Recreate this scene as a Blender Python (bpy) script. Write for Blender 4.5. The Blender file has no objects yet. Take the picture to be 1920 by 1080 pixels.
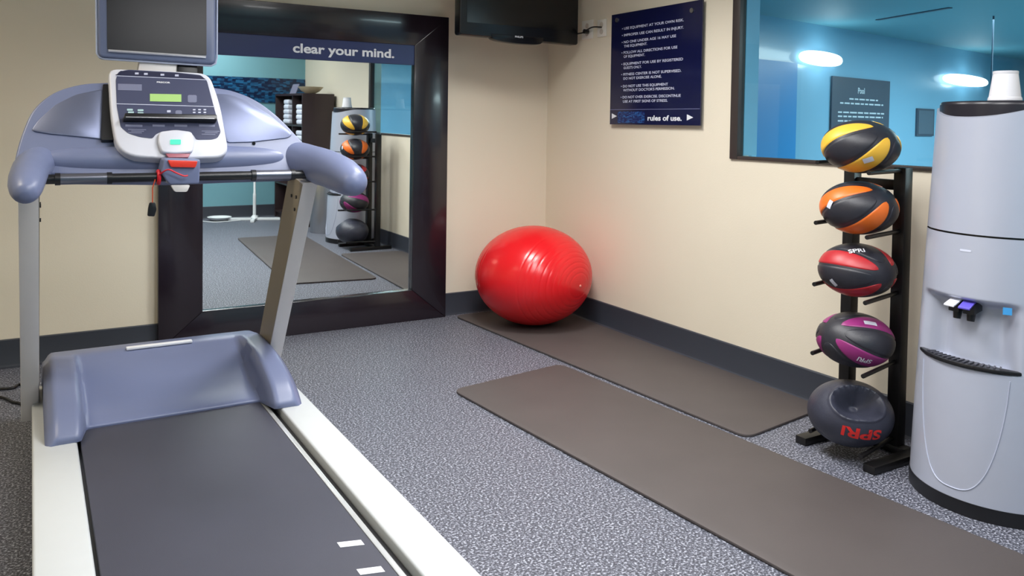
import bpy, bmesh, math, random
from mathutils import Vector, Matrix
random.seed(7)
C = bpy.context.scene.collection
SC = bpy.context.scene

# ------------------------------------------------------------------ camera
FPX, PPX, PPY, CAMH = 1534.6, 986.7, 280.0, 1.2
def _cam_rot():
    a, b, c = -.5443, .0321, .0149
    ca, sa, cb, sb, cc, sc = math.cos(a), math.sin(a), math.cos(b), math.sin(b), math.cos(c), math.sin(c)
    Rz = Matrix(((ca, sa, 0), (-sa, ca, 0), (0, 0, 1)))
    B = Matrix(((1, 0, 0), (0, 0, -1), (0, 1, 0)))
    Rx = Matrix(((1, 0, 0), (0, cb, -sb), (0, sb, cb)))
    Rr = Matrix(((cc, -sc, 0), (sc, cc, 0), (0, 0, 1)))
    return Rr @ Rx @ B @ Rz
CM = _cam_rot(); CMT = CM.transposed(); EYE = Vector((0, 0, CAMH))
cd = bpy.data.cameras.new('camera'); cam = bpy.data.objects.new('camera', cd); C.objects.link(cam)
cd.sensor_width = 36; cd.sensor_fit = 'HORIZONTAL'; cd.lens = FPX * 36 / 1920
cd.shift_x = (960 - PPX) / 1920; cd.shift_y = (PPY - 540) / 1920; cd.clip_start = .02
r, d_, f_ = CM[0], CM[1], CM[2]
cam.matrix_world = Matrix(((r[0], -d_[0], -f_[0], 0), (r[1], -d_[1], -f_[1], 0), (r[2], -d_[2], -f_[2], CAMH), (0, 0, 0, 1)))
SC.camera = cam
def ray(x, y): return CMT @ Vector(((x - PPX) / FPX, (y - PPY) / FPX, 1))
def at_plane(x, y, p, n):
    d = ray(x, y); p = Vector(p); n = Vector(n); return EYE + d * ((p - EYE).dot(n) / d.dot(n))
def on_x(x, y, X): return at_plane(x, y, (X, 0, 0), (1, 0, 0))
def on_y(x, y, Y): return at_plane(x, y, (0, Y, 0), (0, 1, 0))
def on_z(x, y, Z=0): return at_plane(x, y, (0, 0, Z), (0, 0, 1))

# ------------------------------------------------------------------ world, light, exposure
w = bpy.data.worlds.new('world'); SC.world = w; w.use_nodes = True
w.node_tree.nodes['Background'].inputs[0].default_value = (.8, .9, 1, 1)
w.node_tree.nodes['Background'].inputs[1].default_value = .05
SC.view_settings.view_transform = 'Standard'; SC.view_settings.look = 'None'
SC.view_settings.exposure = 0.0; SC.view_settings.gamma = 1; SC.view_settings.use_curve_mapping = False
CEIL = 2.42
def area(name, loc, sx, sy, power, col=(1, 1, 1), rot=(0, 0, 0), spread=180):
    l = bpy.data.lights.new(name, 'AREA'); l.shape = 'RECTANGLE'; l.size = sx; l.size_y = sy; l.energy = power; l.color = col
    l.spread = math.radians(spread)
    o = bpy.data.objects.new(name, l); C.objects.link(o); o.location = loc; o.rotation_euler = rot
    return o
# the room's ceiling fixtures (their housings are built with the ceiling); teal wall and ball rack ones added to brighten
FIXTURES = [((1.0, .95), 1.1, .55, 32, (.98, .98, 1), 155), ((1.75, 3.05), .55, .55, 27, (1, .99, .97), 136), ((-.9, 2.6), .55, .55, 15, (1, .87, .64), 145), ((1.7, -.1), .55, .55, 20, (.97, .99, 1), 175), ((1.35, 1.95), .55, .55, 22, (.98, .99, 1), 140)]
for (x, y), sx, sy, pw, col, spr in FIXTURES:
    area('ceiling_lamp_light', (x, y, CEIL - .012), sx, sy, pw, col, spread=spr)
POOL_CEIL = 2.167
area('pool_lamp_light', (8.4, 3.3, POOL_CEIL - .03), 3.2, 1.4, 230, (.9, .98, 1))  # unseen area light added to brighten the blue end wall
area('pool_lamp_light', (5.2, -.8, POOL_CEIL - .03), 2.4, 1.2, 260, (.9, .98, 1))  # unseen area light added to brighten the pool side wall

# ------------------------------------------------------------------ materials
def lin(r, g, b):
    f = lambda v: ((v / 255 + .055) / 1.055) ** 2.4 if v > 10.3 else v / 255 / 12.92
    return (f(r), f(g), f(b), 1)
MATS = {}
def mat(name, rgb, rough=.5, metal=0, var=.06, scale=18, bump=0, bscale=120, coat=0, spec=.5, emit=None, estr=0, stretch=None):
    if name in MATS: return MATS[name]
    m = bpy.data.materials.new(name); m.use_nodes = True; nt = m.node_tree; N = nt.nodes; L = nt.links
    b = N['Principled BSDF']; c = lin(*rgb)
    tc = N.new('ShaderNodeTexCoord'); mp = N.new('ShaderNodeMapping'); L.new(tc.outputs['Object'], mp.inputs[0])
    if stretch: mp.inputs['Scale'].default_value = stretch
    nz = N.new('ShaderNodeTexNoise'); nz.inputs['Scale'].default_value = scale; nz.inputs['Detail'].default_value = 4
    L.new(mp.outputs[0], nz.inputs['Vector'])
    mx = N.new('ShaderNodeMix'); mx.data_type = 'RGBA'
    mx.inputs[6].default_value = tuple(v * (1 - var) for v in c[:3]) + (1,); mx.inputs[7].default_value = tuple(min(1, v * (1 + var)) for v in c[:3]) + (1,)
    L.new(nz.outputs['Fac'], mx.inputs[0]); L.new(mx.outputs[2], b.inputs['Base Color'])
    b.inputs['Roughness'].default_value = rough; b.inputs['Metallic'].default_value = metal
    b.inputs['Coat Weight'].default_value = coat; b.inputs['Coat Roughness'].default_value = .08
    b.inputs['Specular IOR Level'].default_value = spec
    if bump:
        n2 = N.new('ShaderNodeTexNoise'); n2.inputs['Scale'].default_value = bscale; L.new(mp.outputs[0], n2.inputs['Vector'])
        bp = N.new('ShaderNodeBump'); bp.inputs['Strength'].default_value = bump; bp.inputs['Distance'].default_value = .004
        L.new(n2.outputs['Fac'], bp.inputs['Height']); L.new(bp.outputs[0], b.inputs['Normal'])
    if emit:
        b.inputs['Emission Color'].default_value = lin(*emit); b.inputs['Emission Strength'].default_value = estr
    MATS[name] = m; return m
def floor_mat():
    m = bpy.data.materials.new('speckled_rubber'); m.use_nodes = True; nt = m.node_tree; N = nt.nodes; L = nt.links
    b = N['Principled BSDF']; tc = N.new('ShaderNodeTexCoord')
    n1 = N.new('ShaderNodeTexNoise'); n1.inputs['Scale'].default_value = 135; n1.inputs['Detail'].default_value = 2.5; n1.inputs['Roughness'].default_value = .65
    L.new(tc.outputs['Object'], n1.inputs['Vector'])
    cr = N.new('ShaderNodeValToRGB'); cr.color_ramp.elements[0].position = .40; cr.color_ramp.elements[0].color = lin(50, 52, 62)
    cr.color_ramp.elements[1].position = .66; cr.color_ramp.elements[1].color = lin(188, 191, 204)
    e = cr.color_ramp.elements.new(.52); e.color = lin(88, 90, 102)
    L.new(n1.outputs['Fac'], cr.inputs[0]); L.new(cr.outputs[0], b.inputs['Base Color'])
    b.inputs['Roughness'].default_value = .55
    bp = N.new('ShaderNodeBump'); bp.inputs['Strength'].default_value = .25; bp.inputs['Distance'].default_value = .002
    L.new(n1.outputs['Fac'], bp.inputs['Height']); L.new(bp.outputs[0], b.inputs['Normal'])
    return m
def mosaic_mat(name, dark, light, scale=38):
    m = bpy.data.materials.new(name); m.use_nodes = True; nt = m.node_tree; N = nt.nodes; L = nt.links
    b = N['Principled BSDF']; tc = N.new('ShaderNodeTexCoord')
    v = N.new('ShaderNodeTexVoronoi'); v.inputs['Scale'].default_value = scale; v.inputs['Randomness'].default_value = .55
    mp = N.new('ShaderNodeMapping'); mp.inputs['Scale'].default_value = (.6, .6, 1.6)
    L.new(tc.outputs['Object'], mp.inputs[0]); L.new(mp.outputs[0], v.inputs['Vector'])
    cr = N.new('ShaderNodeValToRGB'); cr.color_ramp.elements[0].position = .35; cr.color_ramp.elements[0].color = lin(*dark)
    cr.color_ramp.elements[1].position = .95; cr.color_ramp.elements[1].color = lin(*light)
    L.new(v.outputs['Color'], cr.inputs[0]); L.new(cr.outputs[0], b.inputs['Base Color']); b.inputs['Roughness'].default_value = .25
    return m
def glass_mat():
    m = bpy.data.materials.new('window_glass'); m.use_nodes = True; nt = m.node_tree; N = nt.nodes; L = nt.links
    N.remove(N['Principled BSDF']); out = N['Material Output']
    t = N.new('ShaderNodeBsdfTransparent'); t.inputs[0].default_value = (.86, .96, .97, 1)
    g = N.new('ShaderNodeBsdfGlossy'); g.inputs['Roughness'].default_value = .02
    fr = N.new('ShaderNodeFresnel'); fr.inputs[0].default_value = 1.45
    mx = N.new('ShaderNodeMixShader'); ge = N.new('ShaderNodeNewGeometry'); inv = N.new('ShaderNodeMath'); inv.operation = 'SUBTRACT'; inv.inputs[0].default_value = 1; L.new(ge.outputs['Backfacing'], inv.inputs[1])
    ml = N.new('ShaderNodeMath'); ml.operation = 'MULTIPLY'; L.new(fr.outputs[0], ml.inputs[0]); L.new(inv.outputs[0], ml.inputs[1])
    L.new(ml.outputs[0], mx.inputs[0]); L.new(t.outputs[0], mx.inputs[1]); L.new(g.outputs[0], mx.inputs[2])
    L.new(mx.outputs[0], out.inputs[0]); return m
def mirror_mat():
    m = bpy.data.materials.new('mirror_silver'); m.use_nodes = True; b = m.node_tree.nodes['Principled BSDF']
    b.inputs['Base Color'].default_value = (.86, .92, .92, 1); b.inputs['Metallic'].default_value = 1; b.inputs['Roughness'].default_value = .012
    return m

M_WALL = mat('cream_wall_paint', (236, 226, 206), .6, var=.02, scale=3, bump=.08, bscale=160)
M_TEAL = mat('teal_wall_paint', (120, 172, 184), .6, var=.02, scale=3, bump=.08, bscale=160)
M_CEIL = mat('ceiling_paint', (226, 222, 212), .8, var=.02)
M_BASE = mat('charcoal_rubber_base', (56, 60, 70), .45, var=.08, scale=6)
M_FLOOR = floor_mat()
M_FRAME = mat('espresso_lacquer', (34, 26, 34), .22, var=.15, scale=4, coat=.3)
M_MIRROR = mirror_mat(); M_GLASS = glass_mat()
M_NAVY = mat('navy_print', (32, 42, 96), .3, var=.05)
M_WHITE = mat('white_print', (236, 238, 244), .5, var=.01)
M_SIGN = mat('navy_acrylic', (16, 20, 62), .18, var=.05, coat=.3)
M_STEEL = mat('brushed_steel', (190, 190, 192), .3, 1, var=.05, scale=40, stretch=(1, 1, .05))
M_WFRAME = mat('bronze_window_frame', (62, 54, 52), .4, var=.06)
M_BLACKP = mat('black_plastic', (22, 22, 26), .35, var=.1)
M_BLACKM = mat('black_powder_coat', (20, 19, 20), .38, var=.1, bump=.1, bscale=400)
M_TREAD = mat('blue_grey_moulding', (112, 121, 154), .38, var=.03, scale=8, bump=.04, bscale=500)
M_TREAD2 = mat('blue_grey_moulding_satin', (118, 125, 152), .36, .6, var=.04, scale=8)
M_RAIL = mat('white_rail_paint', (194, 198, 201), .42, var=.02)
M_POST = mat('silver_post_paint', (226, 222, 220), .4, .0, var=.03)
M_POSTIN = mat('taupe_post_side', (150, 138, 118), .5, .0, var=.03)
M_BELT = mat('treadmill_belt', (60, 61, 74), .5, var=.16, scale=5, bump=.15, bscale=700)
M_PANEL = mat('console_overlay', (72, 76, 102), .25, var=.04)
M_PANELD = mat('console_overlay_dark', (46, 48, 72), .25, var=.04)
M_BEZEL = mat('white_bezel', (208, 210, 222), .32, var=.015)
M_MATT = mat('brown_grey_foam', (80, 73, 72), .6, var=.14, scale=4, bump=.1, bscale=300)
M_RED = mat('red_vinyl', (226, 26, 34), .26, var=.03, spec=.6)
M_DISP = mat('silver_dispenser_plastic', (192, 197, 214), .34, .28, var=.015)

# ------------------------------------------------------------------ mesh helpers
def fin(bm, smooth=True, angle=35):
    bmesh.ops.recalc_face_normals(bm, faces=bm.faces)
    me = bpy.data.meshes.new('mesh'); bm.to_mesh(me); bm.free()
    if smooth:
        for p in me.polygons: p.use_smooth = True
        me.set_sharp_from_angle(angle=math.radians(angle))
    return me
WL = {}
def obj(name, me, m, parent=None, **props):
    if isinstance(me, bmesh.types.BMesh): me = fin(me)
    o = bpy.data.objects.new(name, me); C.objects.link(o)
    if m is not None and len(me.materials) == 0: me.materials.append(m)
    if parent is not None:
        o.parent = parent; o.location = -WL[parent]
        WL[o] = Vector((0, 0, 0))
    else: WL[o] = Vector((0, 0, 0))
    for k, v in props.items(): o[k] = v
    return o
def thing(name, loc, label, cat, group=None):
    o = bpy.data.objects.new(name, None); C.objects.link(o); o.location = loc; WL[o] = Vector(loc); o.empty_display_size = .1
    o['label'] = label; o['category'] = cat
    if group: o['group'] = group
    return o
def struct(name, loc=None, me=None, m=None):
    if me is None:
        o = bpy.data.objects.new(name, None); C.objects.link(o); o.location = loc; WL[o] = Vector(loc)
    else: o = obj(name, me, m)
    o['kind'] = 'structure'; return o
def bm_box(x0, x1, y0, y1, z0, z1, bev=0, seg=2, bm=None):
    b = bmesh.new()
    bmesh.ops.create_cube(b, size=1)
    for v in b.verts: v.co = Vector(((x0 + x1) / 2 + v.co.x * (x1 - x0), (y0 + y1) / 2 + v.co.y * (y1 - y0), (z0 + z1) / 2 + v.co.z * (z1 - z0)))
    if bev: bmesh.ops.bevel(b, geom=b.edges[:], offset=bev, segments=seg, affect='EDGES', profile=.5)
    if bm is not None:
        me = bpy.data.meshes.new('t'); b.to_mesh(me); b.free(); bm.from_mesh(me); bpy.data.meshes.remove(me); return bm
    return b
def bm_prism(pts, vec, bev=0, seg=2):
    b = bmesh.new(); vec = Vector(vec)
    a = [b.verts.new(Vector(p)) for p in pts]; c = [b.verts.new(Vector(p) + vec) for p in pts]
    n = len(pts); fa = b.faces.new(a); fb = b.faces.new(c[::-1])
    for i in range(n): b.faces.new((a[i], a[(i + 1) % n], c[(i + 1) % n], c[i]))
    bmesh.ops.recalc_face_normals(b, faces=b.faces)
    if bev:
        es = [e for e in fa.edges] + [e for e in fb.edges]
        bmesh.ops.bevel(b, geom=list(set(es)), offset=bev, segments=seg, affect='EDGES', profile=.5, clamp_overlap=True)
    return b
def bm_tube(pts, r, n=12, cap=True, bm=None):
    b = bm or bmesh.new(); pts = [Vector(p) for p in pts]; rings = []
    up = Vector((0, 0, 1))
    t0 = (pts[1] - pts[0]).normalized(); ref = up if abs(t0.dot(up)) < .95 else Vector((1, 0, 0))
    u = t0.cross(ref).normalized()
    for i, p in enumerate(pts):
        t = (pts[min(i + 1, len(pts) - 1)] - pts[max(i - 1, 0)]).normalized()
        u = (u - t * u.dot(t)).normalized(); v = t.cross(u)
        rr = r[i] if isinstance(r, (list, tuple)) else r
        rings.append([b.verts.new(p + u * (rr * math.cos(2 * math.pi * k / n)) + v * (rr * math.sin(2 * math.pi * k / n))) for k in range(n)])
    for a, c in zip(rings, rings[1:]):
        for k in range(n): b.faces.new((a[k], a[(k + 1) % n], c[(k + 1) % n], c[k]))
    if cap: b.faces.new(rings[0][::-1]); b.faces.new(rings[-1])
    return b
def bm_lathe(prof, c, n=40, cap=True):
    b = bmesh.new(); rings = []
    for r_, z in prof:
        rings.append([b.verts.new((c[0] + r_ * math.cos(2 * math.pi * k / n), c[1] + r_ * math.sin(2 * math.pi * k / n), c[2] + z)) for k in range(n)])
    for a, d in zip(rings, rings[1:]):
        for k in range(n): b.faces.new((a[k], a[(k + 1) % n], d[(k + 1) % n], d[k]))
    if cap: b.faces.new(rings[0][::-1]); b.faces.new(rings[-1])
    return b
def bm_grid(fn, nu, nv, wrap_u=False):
    b = bmesh.new(); V = [[b.verts.new(fn(i / (nu - (0 if wrap_u else 1)), j / (nv - 1))) for j in range(nv)] for i in range(nu)]
    for i in range(nu if wrap_u else nu - 1):
        for j in range(nv - 1): b.faces.new((V[i][j], V[(i + 1) % nu][j], V[(i + 1) % nu][j + 1], V[i][j + 1]))
    return b, V
def spline(pts, n=8, closed=False):
    P = [Vector(p) for p in pts]; out = []; N_ = len(P)
    rng = range(N_ if closed else N_ - 1)
    for i in rng:
        g = (lambda k: P[k % N_]) if closed else (lambda k: P[max(0, min(N_ - 1, k))])
        p0, p1, p2, p3 = g(i - 1), g(i), g(i + 1), g(i + 2)
        for k in range(n):
            t = k / n
            out.append(.5 * ((2 * p1) + (p2 - p0) * t + (2 * p0 - 5 * p1 + 4 * p2 - p3) * t * t + (3 * p1 - p0 - 3 * p2 + p3) * t ** 3))
    if not closed: out.append(P[-1])
    return out
def round_poly(pts, rad, seg=6):
    """2D/3D polygon with rounded corners"""
    P = [Vector(p) for p in pts]; out = []; n = len(P)
    rads = rad if isinstance(rad, (list, tuple)) else [rad] * n
    for i in range(n):
        p, a, c = P[i], P[i - 1], P[(i + 1) % n]
        u = a - p; v = c - p; r_ = min(rads[i], u.length * .48, v.length * .48)
        if r_ < 1e-6: out.append(p); continue
        A = p + u.normalized() * r_; B = p + v.normalized() * r_
        for k in range(seg + 1):
            t = k / seg; out.append(A * (1 - t) ** 2 + p * 2 * t * (1 - t) + B * t * t)
    return out
FONTMESH = {}
def text_mesh(s, bold=0.0, spacing=1.0):
    key = (s, bold, spacing)
    cu = bpy.data.curves.new('text', 'FONT'); cu.body = s; cu.size = 1; cu.offset = bold; cu.space_character = spacing; cu.resolution_u = 4
    o = bpy.data.objects.new('text', cu); C.objects.link(o)
    dg = bpy.context.evaluated_depsgraph_get(); me = bpy.data.meshes.new_from_object(o.evaluated_get(dg))
    C.objects.unlink(o); bpy.data.objects.remove(o); bpy.data.curves.remove(cu)
    me.materials.clear()
    xs = [v.co.x for v in me.vertices]; ys = [v.co.y for v in me.vertices]
    return me, min(xs), max(xs), min(ys), max(ys)
def flat_text(name, s, p0, ux, uy, width, capH, m, parent, bold=.0, n_off=.0008, align='l', spacing=1.0, cap_ratio=.69):
    """print s with its left base line at p0; ux right, uy up (unit); fitted to width if given; capH letter height"""
    me, x0, x1, y0, y1 = text_mesh(s, bold, spacing); sy = capH / cap_ratio; sx = (width / (x1 - x0)) if width else sy
    ux = Vector(ux); uy = Vector(uy); nn = ux.cross(uy).normalized()
    for v in me.vertices:
        x = (v.co.x - x0) * sx
        v.co = Vector(p0) + ux * x + uy * (v.co.y * sy) + nn * n_off
    return obj(name, me, m, parent)
def lens_pt(c, rad, d, k=1.0): return Vector((c[0] + rad[0] * d.x * k, c[1] + rad[1] * d.y * k, c[2] + rad[2] * d.z * k))
def hit_ell(x, y, c, rad):
    d = ray(x, y); o = EYE - Vector(c); S = Vector((1 / rad[0], 1 / rad[1], 1 / rad[2]))
    D = Vector([d[i] * S[i] for i in range(3)]); O = Vector([o[i] * S[i] for i in range(3)])
    a, b, cc = D.dot(D), 2 * O.dot(D), O.dot(O) - 1; q = b * b - 4 * a * cc
    t = (-b - math.sqrt(max(q, 0))) / (2 * a); return (O + D * t).normalized()

# ================================================================== THE ROOM
WX, WY, LX, FY = 2.93, 4.58, -1.7, -.75          # right wall, back wall, left wall, wall behind
obj_floor = struct('floor', me=bm_box(LX - .1, WX + .1, FY - .1, WY + .1, -.06, 0), m=M_FLOOR)
ceil = struct('ceiling', me=bm_box(LX - .1, WX + .12, FY - .1, WY + .1, CEIL, CEIL + .08), m=M_CEIL)
struct('wall_back', me=bm_box(LX - .1, WX + .1, WY, WY + .1, 0, CEIL), m=M_WALL)
struct('wall_left', me=bm_box(LX - .1, LX, FY, WY, 0, CEIL), m=M_WALL)
struct('wall_behind', me=bm_box(LX - .1, WX + .1, FY - .1, FY, 0, CEIL), m=M_TEAL)
WIN = (1.36, 2.905, 1.04, 2.15)      # y0 y1 z0 z1 of the opening
bm = bm_box(WX, WX + .12, FY, WIN[0], 0, CEIL); bm_box(WX, WX + .12, WIN[1], WY, 0, CEIL, bm=bm)
bm_box(WX, WX + .12, WIN[0], WIN[1], 0, WIN[2], bm=bm); bm_box(WX, WX + .12, WIN[0], WIN[1], WIN[3], CEIL, bm=bm)
struct('wall_right', me=bm, m=M_WALL)
BH = .135
def base_run(name, pts_fn):
    o = struct(name, me=pts_fn, m=M_BASE); return o
def cove(p0, p1, inw):
    p0 = Vector(p0); p1 = Vector(p1); n = Vector(inw); prof = [(0, 0), (.028, 0), (.017, .006), (.012, .018), (.011, BH - .004), (.008, BH), (0, BH)]
    pts = [p0 + n * a + Vector((0, 0, z)) for a, z in prof]; return bm_prism(pts, p1 - p0)
base_run('baseboard_back', cove((LX, WY, 0), (WX, WY, 0), (0, -1, 0)))
base_run('baseboard_right', cove((WX, FY, 0), (WX, WY, 0), (-1, 0, 0)))
base_run('baseboard_left', cove((LX, FY, 0), (LX, WY, 0), (1, 0, 0)))
base_run('baseboard_behind', cove((LX, FY, 0), (WX, FY, 0), (0, 1, 0)))
# window into the pool hall
win = struct('window_1', loc=(WX, (WIN[0] + WIN[1]) / 2, WIN[2]))
y0, y1, z0, z1 = WIN
fx0, fx1 = WX - .012, WX + .03
obj('stile', bm_box(fx0, fx1, y1 - .05, y1, z0, z1, .003), M_WFRAME, win)
obj('stile', bm_box(fx0, fx1, y0, y0 + .05, z0, z1, .003), M_WFRAME, win)
obj('rail', bm_box(fx0 + .001, fx1, y0 + .05, y1 - .05, z0, z0 + .016, .003), M_WFRAME, win)
obj('rail', bm_box(fx0 + .001, fx1, y0 + .05, y1 - .05, z1 - .04, z1, .003), M_WFRAME, win)
obj('reveal', bm_box(WX + .031, WX + .1205, y1 - .052, y1 - .046, z0 + .018, z1 - .042), mat('pool_reveal_paint', (120, 176, 206), .4), win)
obj('pane', bm_box(WX + .012, WX + .018, y0 + .05, y1 - .05, z0 + .016, z1 - .04), M_GLASS, win)
# ceiling fixtures
M_DIFF = mat('lamp_diffuser', (250, 248, 240), .4, emit=(255, 250, 240), estr=3.0)
for i, ((x, y), sx, sy, pw, col, spr) in enumerate(FIXTURES):
    t = thing('ceiling_light', (x, y, CEIL), ['long white recessed ceiling light over the exercise floor', 'square white recessed ceiling light near the navy rules sign', 'square white recessed ceiling light to the side of the treadmill', 'square white recessed ceiling light by the teal wall', 'square white recessed ceiling light between the long light and the ball rack'][i], 'ceiling light', 'recessed ceiling lights')
    bm = bm_box(x - sx / 2 - .03, x + sx / 2 + .03, y - sy / 2 - .03, y - sy / 2, CEIL - .02, CEIL)
    bm_box(x - sx / 2 - .03, x + sx / 2 + .03, y + sy / 2, y + sy / 2 + .03, CEIL - .02, CEIL, bm=bm)
    bm_box(x - sx / 2 - .03, x - sx / 2, y - sy / 2, y + sy / 2, CEIL - .02, CEIL, bm=bm); bm_box(x + sx / 2, x + sx / 2 + .03, y - sy / 2, y + sy / 2, CEIL - .02, CEIL, bm=bm)
    obj('trim_ring', bm, M_BEZEL, t)
    obj('diffuser', bm_box(x - sx / 2, x + sx / 2, y - sy / 2, y + sy / 2, CEIL - .008, CEIL), M_DIFF, t)

# ================================================================== POOL HALL beyond the window
M_PWALL = mat('pool_blue_paint', (114, 164, 192), .3, var=.04, scale=2, coat=.25)
M_PCEIL = mat('pool_ceiling_paint', (92, 150, 166), .6, var=.03, scale=2)
M_PFLOOR = mat('pool_floor_tile', (120, 150, 160), .4, var=.1, scale=10)
M_PDOOR = mat('pool_door_blue', (44, 128, 186), .35, var=.03)
pa = Vector((5.156, 5.0, 0)); pdir = Vector((1, .174, 0)).normalized(); pn = Vector((pdir.y, -pdir.x, 0))   # pn faces the viewer
def pw(x, y, off=0): return at_plane(x, y, pa + pn * off, pn)
A = pa - pdir * 2.15; B = pa + pdir * 8
struct('wall_pool_end', me=bm_prism([A, B, B + Vector((0, 0, POOL_CEIL)), A + Vector((0, 0, POOL_CEIL))], -pn * .1), m=M_PWALL)
struct('ceiling_pool', me=bm_box(WX + .12, 13.2, -4.1, 6.6, POOL_CEIL, POOL_CEIL + .1), m=M_PCEIL)
struct('floor_pool', me=bm_box(WX + .12, 13.2, -4.1, 6.6, -.1, -.02), m=M_PFLOOR)
struct('wall_pool_far', me=bm_box(13.0, 13.1, -4.0, 6.5, -.02, POOL_CEIL), m=mat('pool_far_wall_paint', (150, 170, 168), .6))
struct('wall_pool_side', me=bm_box(WX + .12, 13.0, -4.1, -4.0, -.02, POOL_CEIL), m=M_PWALL)
struct('wall_pool_near', me=bm_box(WX + .121, WX + .16, WIN[1] + .02, 4.6, -.02, POOL_CEIL), m=M_PWALL)
# door in the blue end wall
dr = struct('door_1', loc=pw(1450, 290) * 1.0)
def pquad(x0, y0_, x1, y1_, off): return [pw(x0, y0_, off), pw(x1, y0_ + (x1 - x0) * .13, off), pw(x1, y1_, off), pw(x0, y1_, off)]
def pwall_box(xa, xb, za, zb, o0, o1):
    """box on the blue wall between pixel columns xa, xb and heights za, zb"""
    P = pw(xa, 200); Q = pw(xb, 200); P.z = Q.z = 0
    pts = [P + Vector((0, 0, za)), Q + Vector((0, 0, za)), Q + Vector((0, 0, zb)), P + Vector((0, 0, zb))]
    return bm_prism([p + pn * o0 for p in pts], pn * (o1 - o0))
obj('door_leaf', pwall_box(1415, 1488, 0, 1.78, .002, .03), M_PDOOR, dr)
obj('door_jamb', pwall_box(1402, 1411, 0, 1.95, .002, .05), mat('pale_jamb', (120, 184, 214), .4), dr)
# pool sign on the blue wall
M_PSIGN = mat('slate_sign', (58, 72, 88), .35, var=.06)
s_tl = pw(1559, 142, .01); s_tr = pw(1667, 153, .01); zt = (s_tl.z + s_tr.z) / 2
P0 = s_tl.copy(); P1 = s_tr.copy(); zb = zt - 1.0
t = thing('pool_sign', (P0 + P1) / 2 - Vector((0, 0, 1.0)), 'slate grey pool rules sign on the blue wall beyond the window', 'sign')
def sp(u, v, off=.0): return Vector((P0.x + (P1.x - P0.x) * u, P0.y + (P1.y - P0.y) * u, zt + (zb - zt) * v)) + pn * off
obj('panel', bm_prism([sp(0, 0), sp(1, 0), sp(1, 1), sp(0, 1)], pn * .012), M_PSIGN, t)
ud = (P1 - P0); ud.z = 0; sw = ud.length; ud.normalize()
M_PTXT = mat('pale_sign_print', (170, 184, 194), .5)
flat_text('title', 'Pool', sp(.42, .15, .013), ud, (0, 0, 1), None, .055, M_PTXT, t, bold=.03)
bm = bmesh.new()
for v, a, b_ in [(.21, .28, .78), (.255, .13, .88), (.345, .1, .9), (.385, .1, .88), (.43, .1, .72), (.5, .1, .9), (.54, .1, .86), (.585, .1, .55), (.65, .1, .9), (.69, .1, .8), (.76, .1, .88), (.8, .1, .6)]:
    u = a
    while u < b_:
        wd = random.uniform(.05, .12); e = min(u + wd, b_)
        me_ = bm_prism([sp(u, v - .0075, .0125), sp(e, v - .0075, .0125), sp(e, v + .0075, .0125), sp(u, v + .0075, .0125)], pn * .0006)
        tmp = bpy.data.meshes.new('t'); me_.to_mesh(tmp); me_.free(); bm.from_mesh(tmp); bpy.data.meshes.remove(tmp); u = e + .018
obj('small_print', bm, M_PTXT, t, kind='stuff')
t = thing('notice_plate', pw(1732, 256), 'small dark notice plate on the blue wall beyond the window, near the water dispenser', 'sign')
q0 = pw(1717, 203); q1 = pw(1749, 206); q2 = pw(1748, 255)
pp = [q0, Vector((q1.x, q1.y, q0.z)), Vector((q1.x, q1.y, q2.z)), Vector((q0.x, q0.y, q2.z))]
obj('plate', bm_prism(pp, pn * .02), M_PSIGN, t)
ctr = (pp[0] + pp[2]) / 2; hh = (pp[0].z - pp[2].z)
obj('plate_rim', bm_prism([ctr + (p - ctr) * .86 + pn * .02 for p in pp], pn * .004), mat('slate_plate', (74, 92, 108), .4), t)
# added glowing ovals imitating ceiling lights reflected in the glossy blue wall
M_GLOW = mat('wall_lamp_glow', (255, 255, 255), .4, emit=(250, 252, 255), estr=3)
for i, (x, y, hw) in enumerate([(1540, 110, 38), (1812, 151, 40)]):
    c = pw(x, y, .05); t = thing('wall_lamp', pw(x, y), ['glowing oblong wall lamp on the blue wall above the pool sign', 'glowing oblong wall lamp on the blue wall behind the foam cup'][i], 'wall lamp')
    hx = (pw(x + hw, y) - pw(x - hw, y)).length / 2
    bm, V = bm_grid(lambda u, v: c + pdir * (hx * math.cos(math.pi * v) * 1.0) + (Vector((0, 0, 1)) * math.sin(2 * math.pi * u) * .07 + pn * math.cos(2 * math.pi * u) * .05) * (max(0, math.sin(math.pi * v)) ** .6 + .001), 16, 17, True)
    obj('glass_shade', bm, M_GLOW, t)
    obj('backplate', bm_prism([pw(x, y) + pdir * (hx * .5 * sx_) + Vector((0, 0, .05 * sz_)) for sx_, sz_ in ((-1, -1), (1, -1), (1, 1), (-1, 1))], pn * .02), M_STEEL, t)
    l = bpy.data.lights.new('wall_lamp_light', 'POINT'); l.energy = 3; l.shadow_soft_size = .08; l.color = (.9, .98, 1)  # point light added to spread the oval's glow onto the wall
    lo = bpy.data.objects.new('wall_lamp_light', l); C.objects.link(lo); lo.location = c + pn * .12
# ceiling slot and hanging cord
a_, b_ = on_z(1645, 37, POOL_CEIL - .001), on_z(1782, 14, POOL_CEIL - .001)
dv = (b_ - a_).normalized(); sd = Vector((-dv.y, dv.x, 0)) * .02
o = obj('ceiling_slot', bm_prism([a_ - sd, b_ - sd, b_ + sd, a_ + sd], (0, 0, -.006)), mat('slot_dark', (36, 62, 82), .5)); o['label'] = 'dark narrow slot diffuser in the pool hall ceiling'; o['category'] = 'vent'
tp = on_z(1863, 30, POOL_CEIL); bt = Vector((tp.x, tp.y, 1.15))
o = obj('hanging_cord', bm_tube([tp, bt], .008, 6), mat('slot_dark', (36, 62, 82))); o['label'] = 'thin dark cord hanging from the pool hall ceiling'; o['category'] = 'cord'

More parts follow.
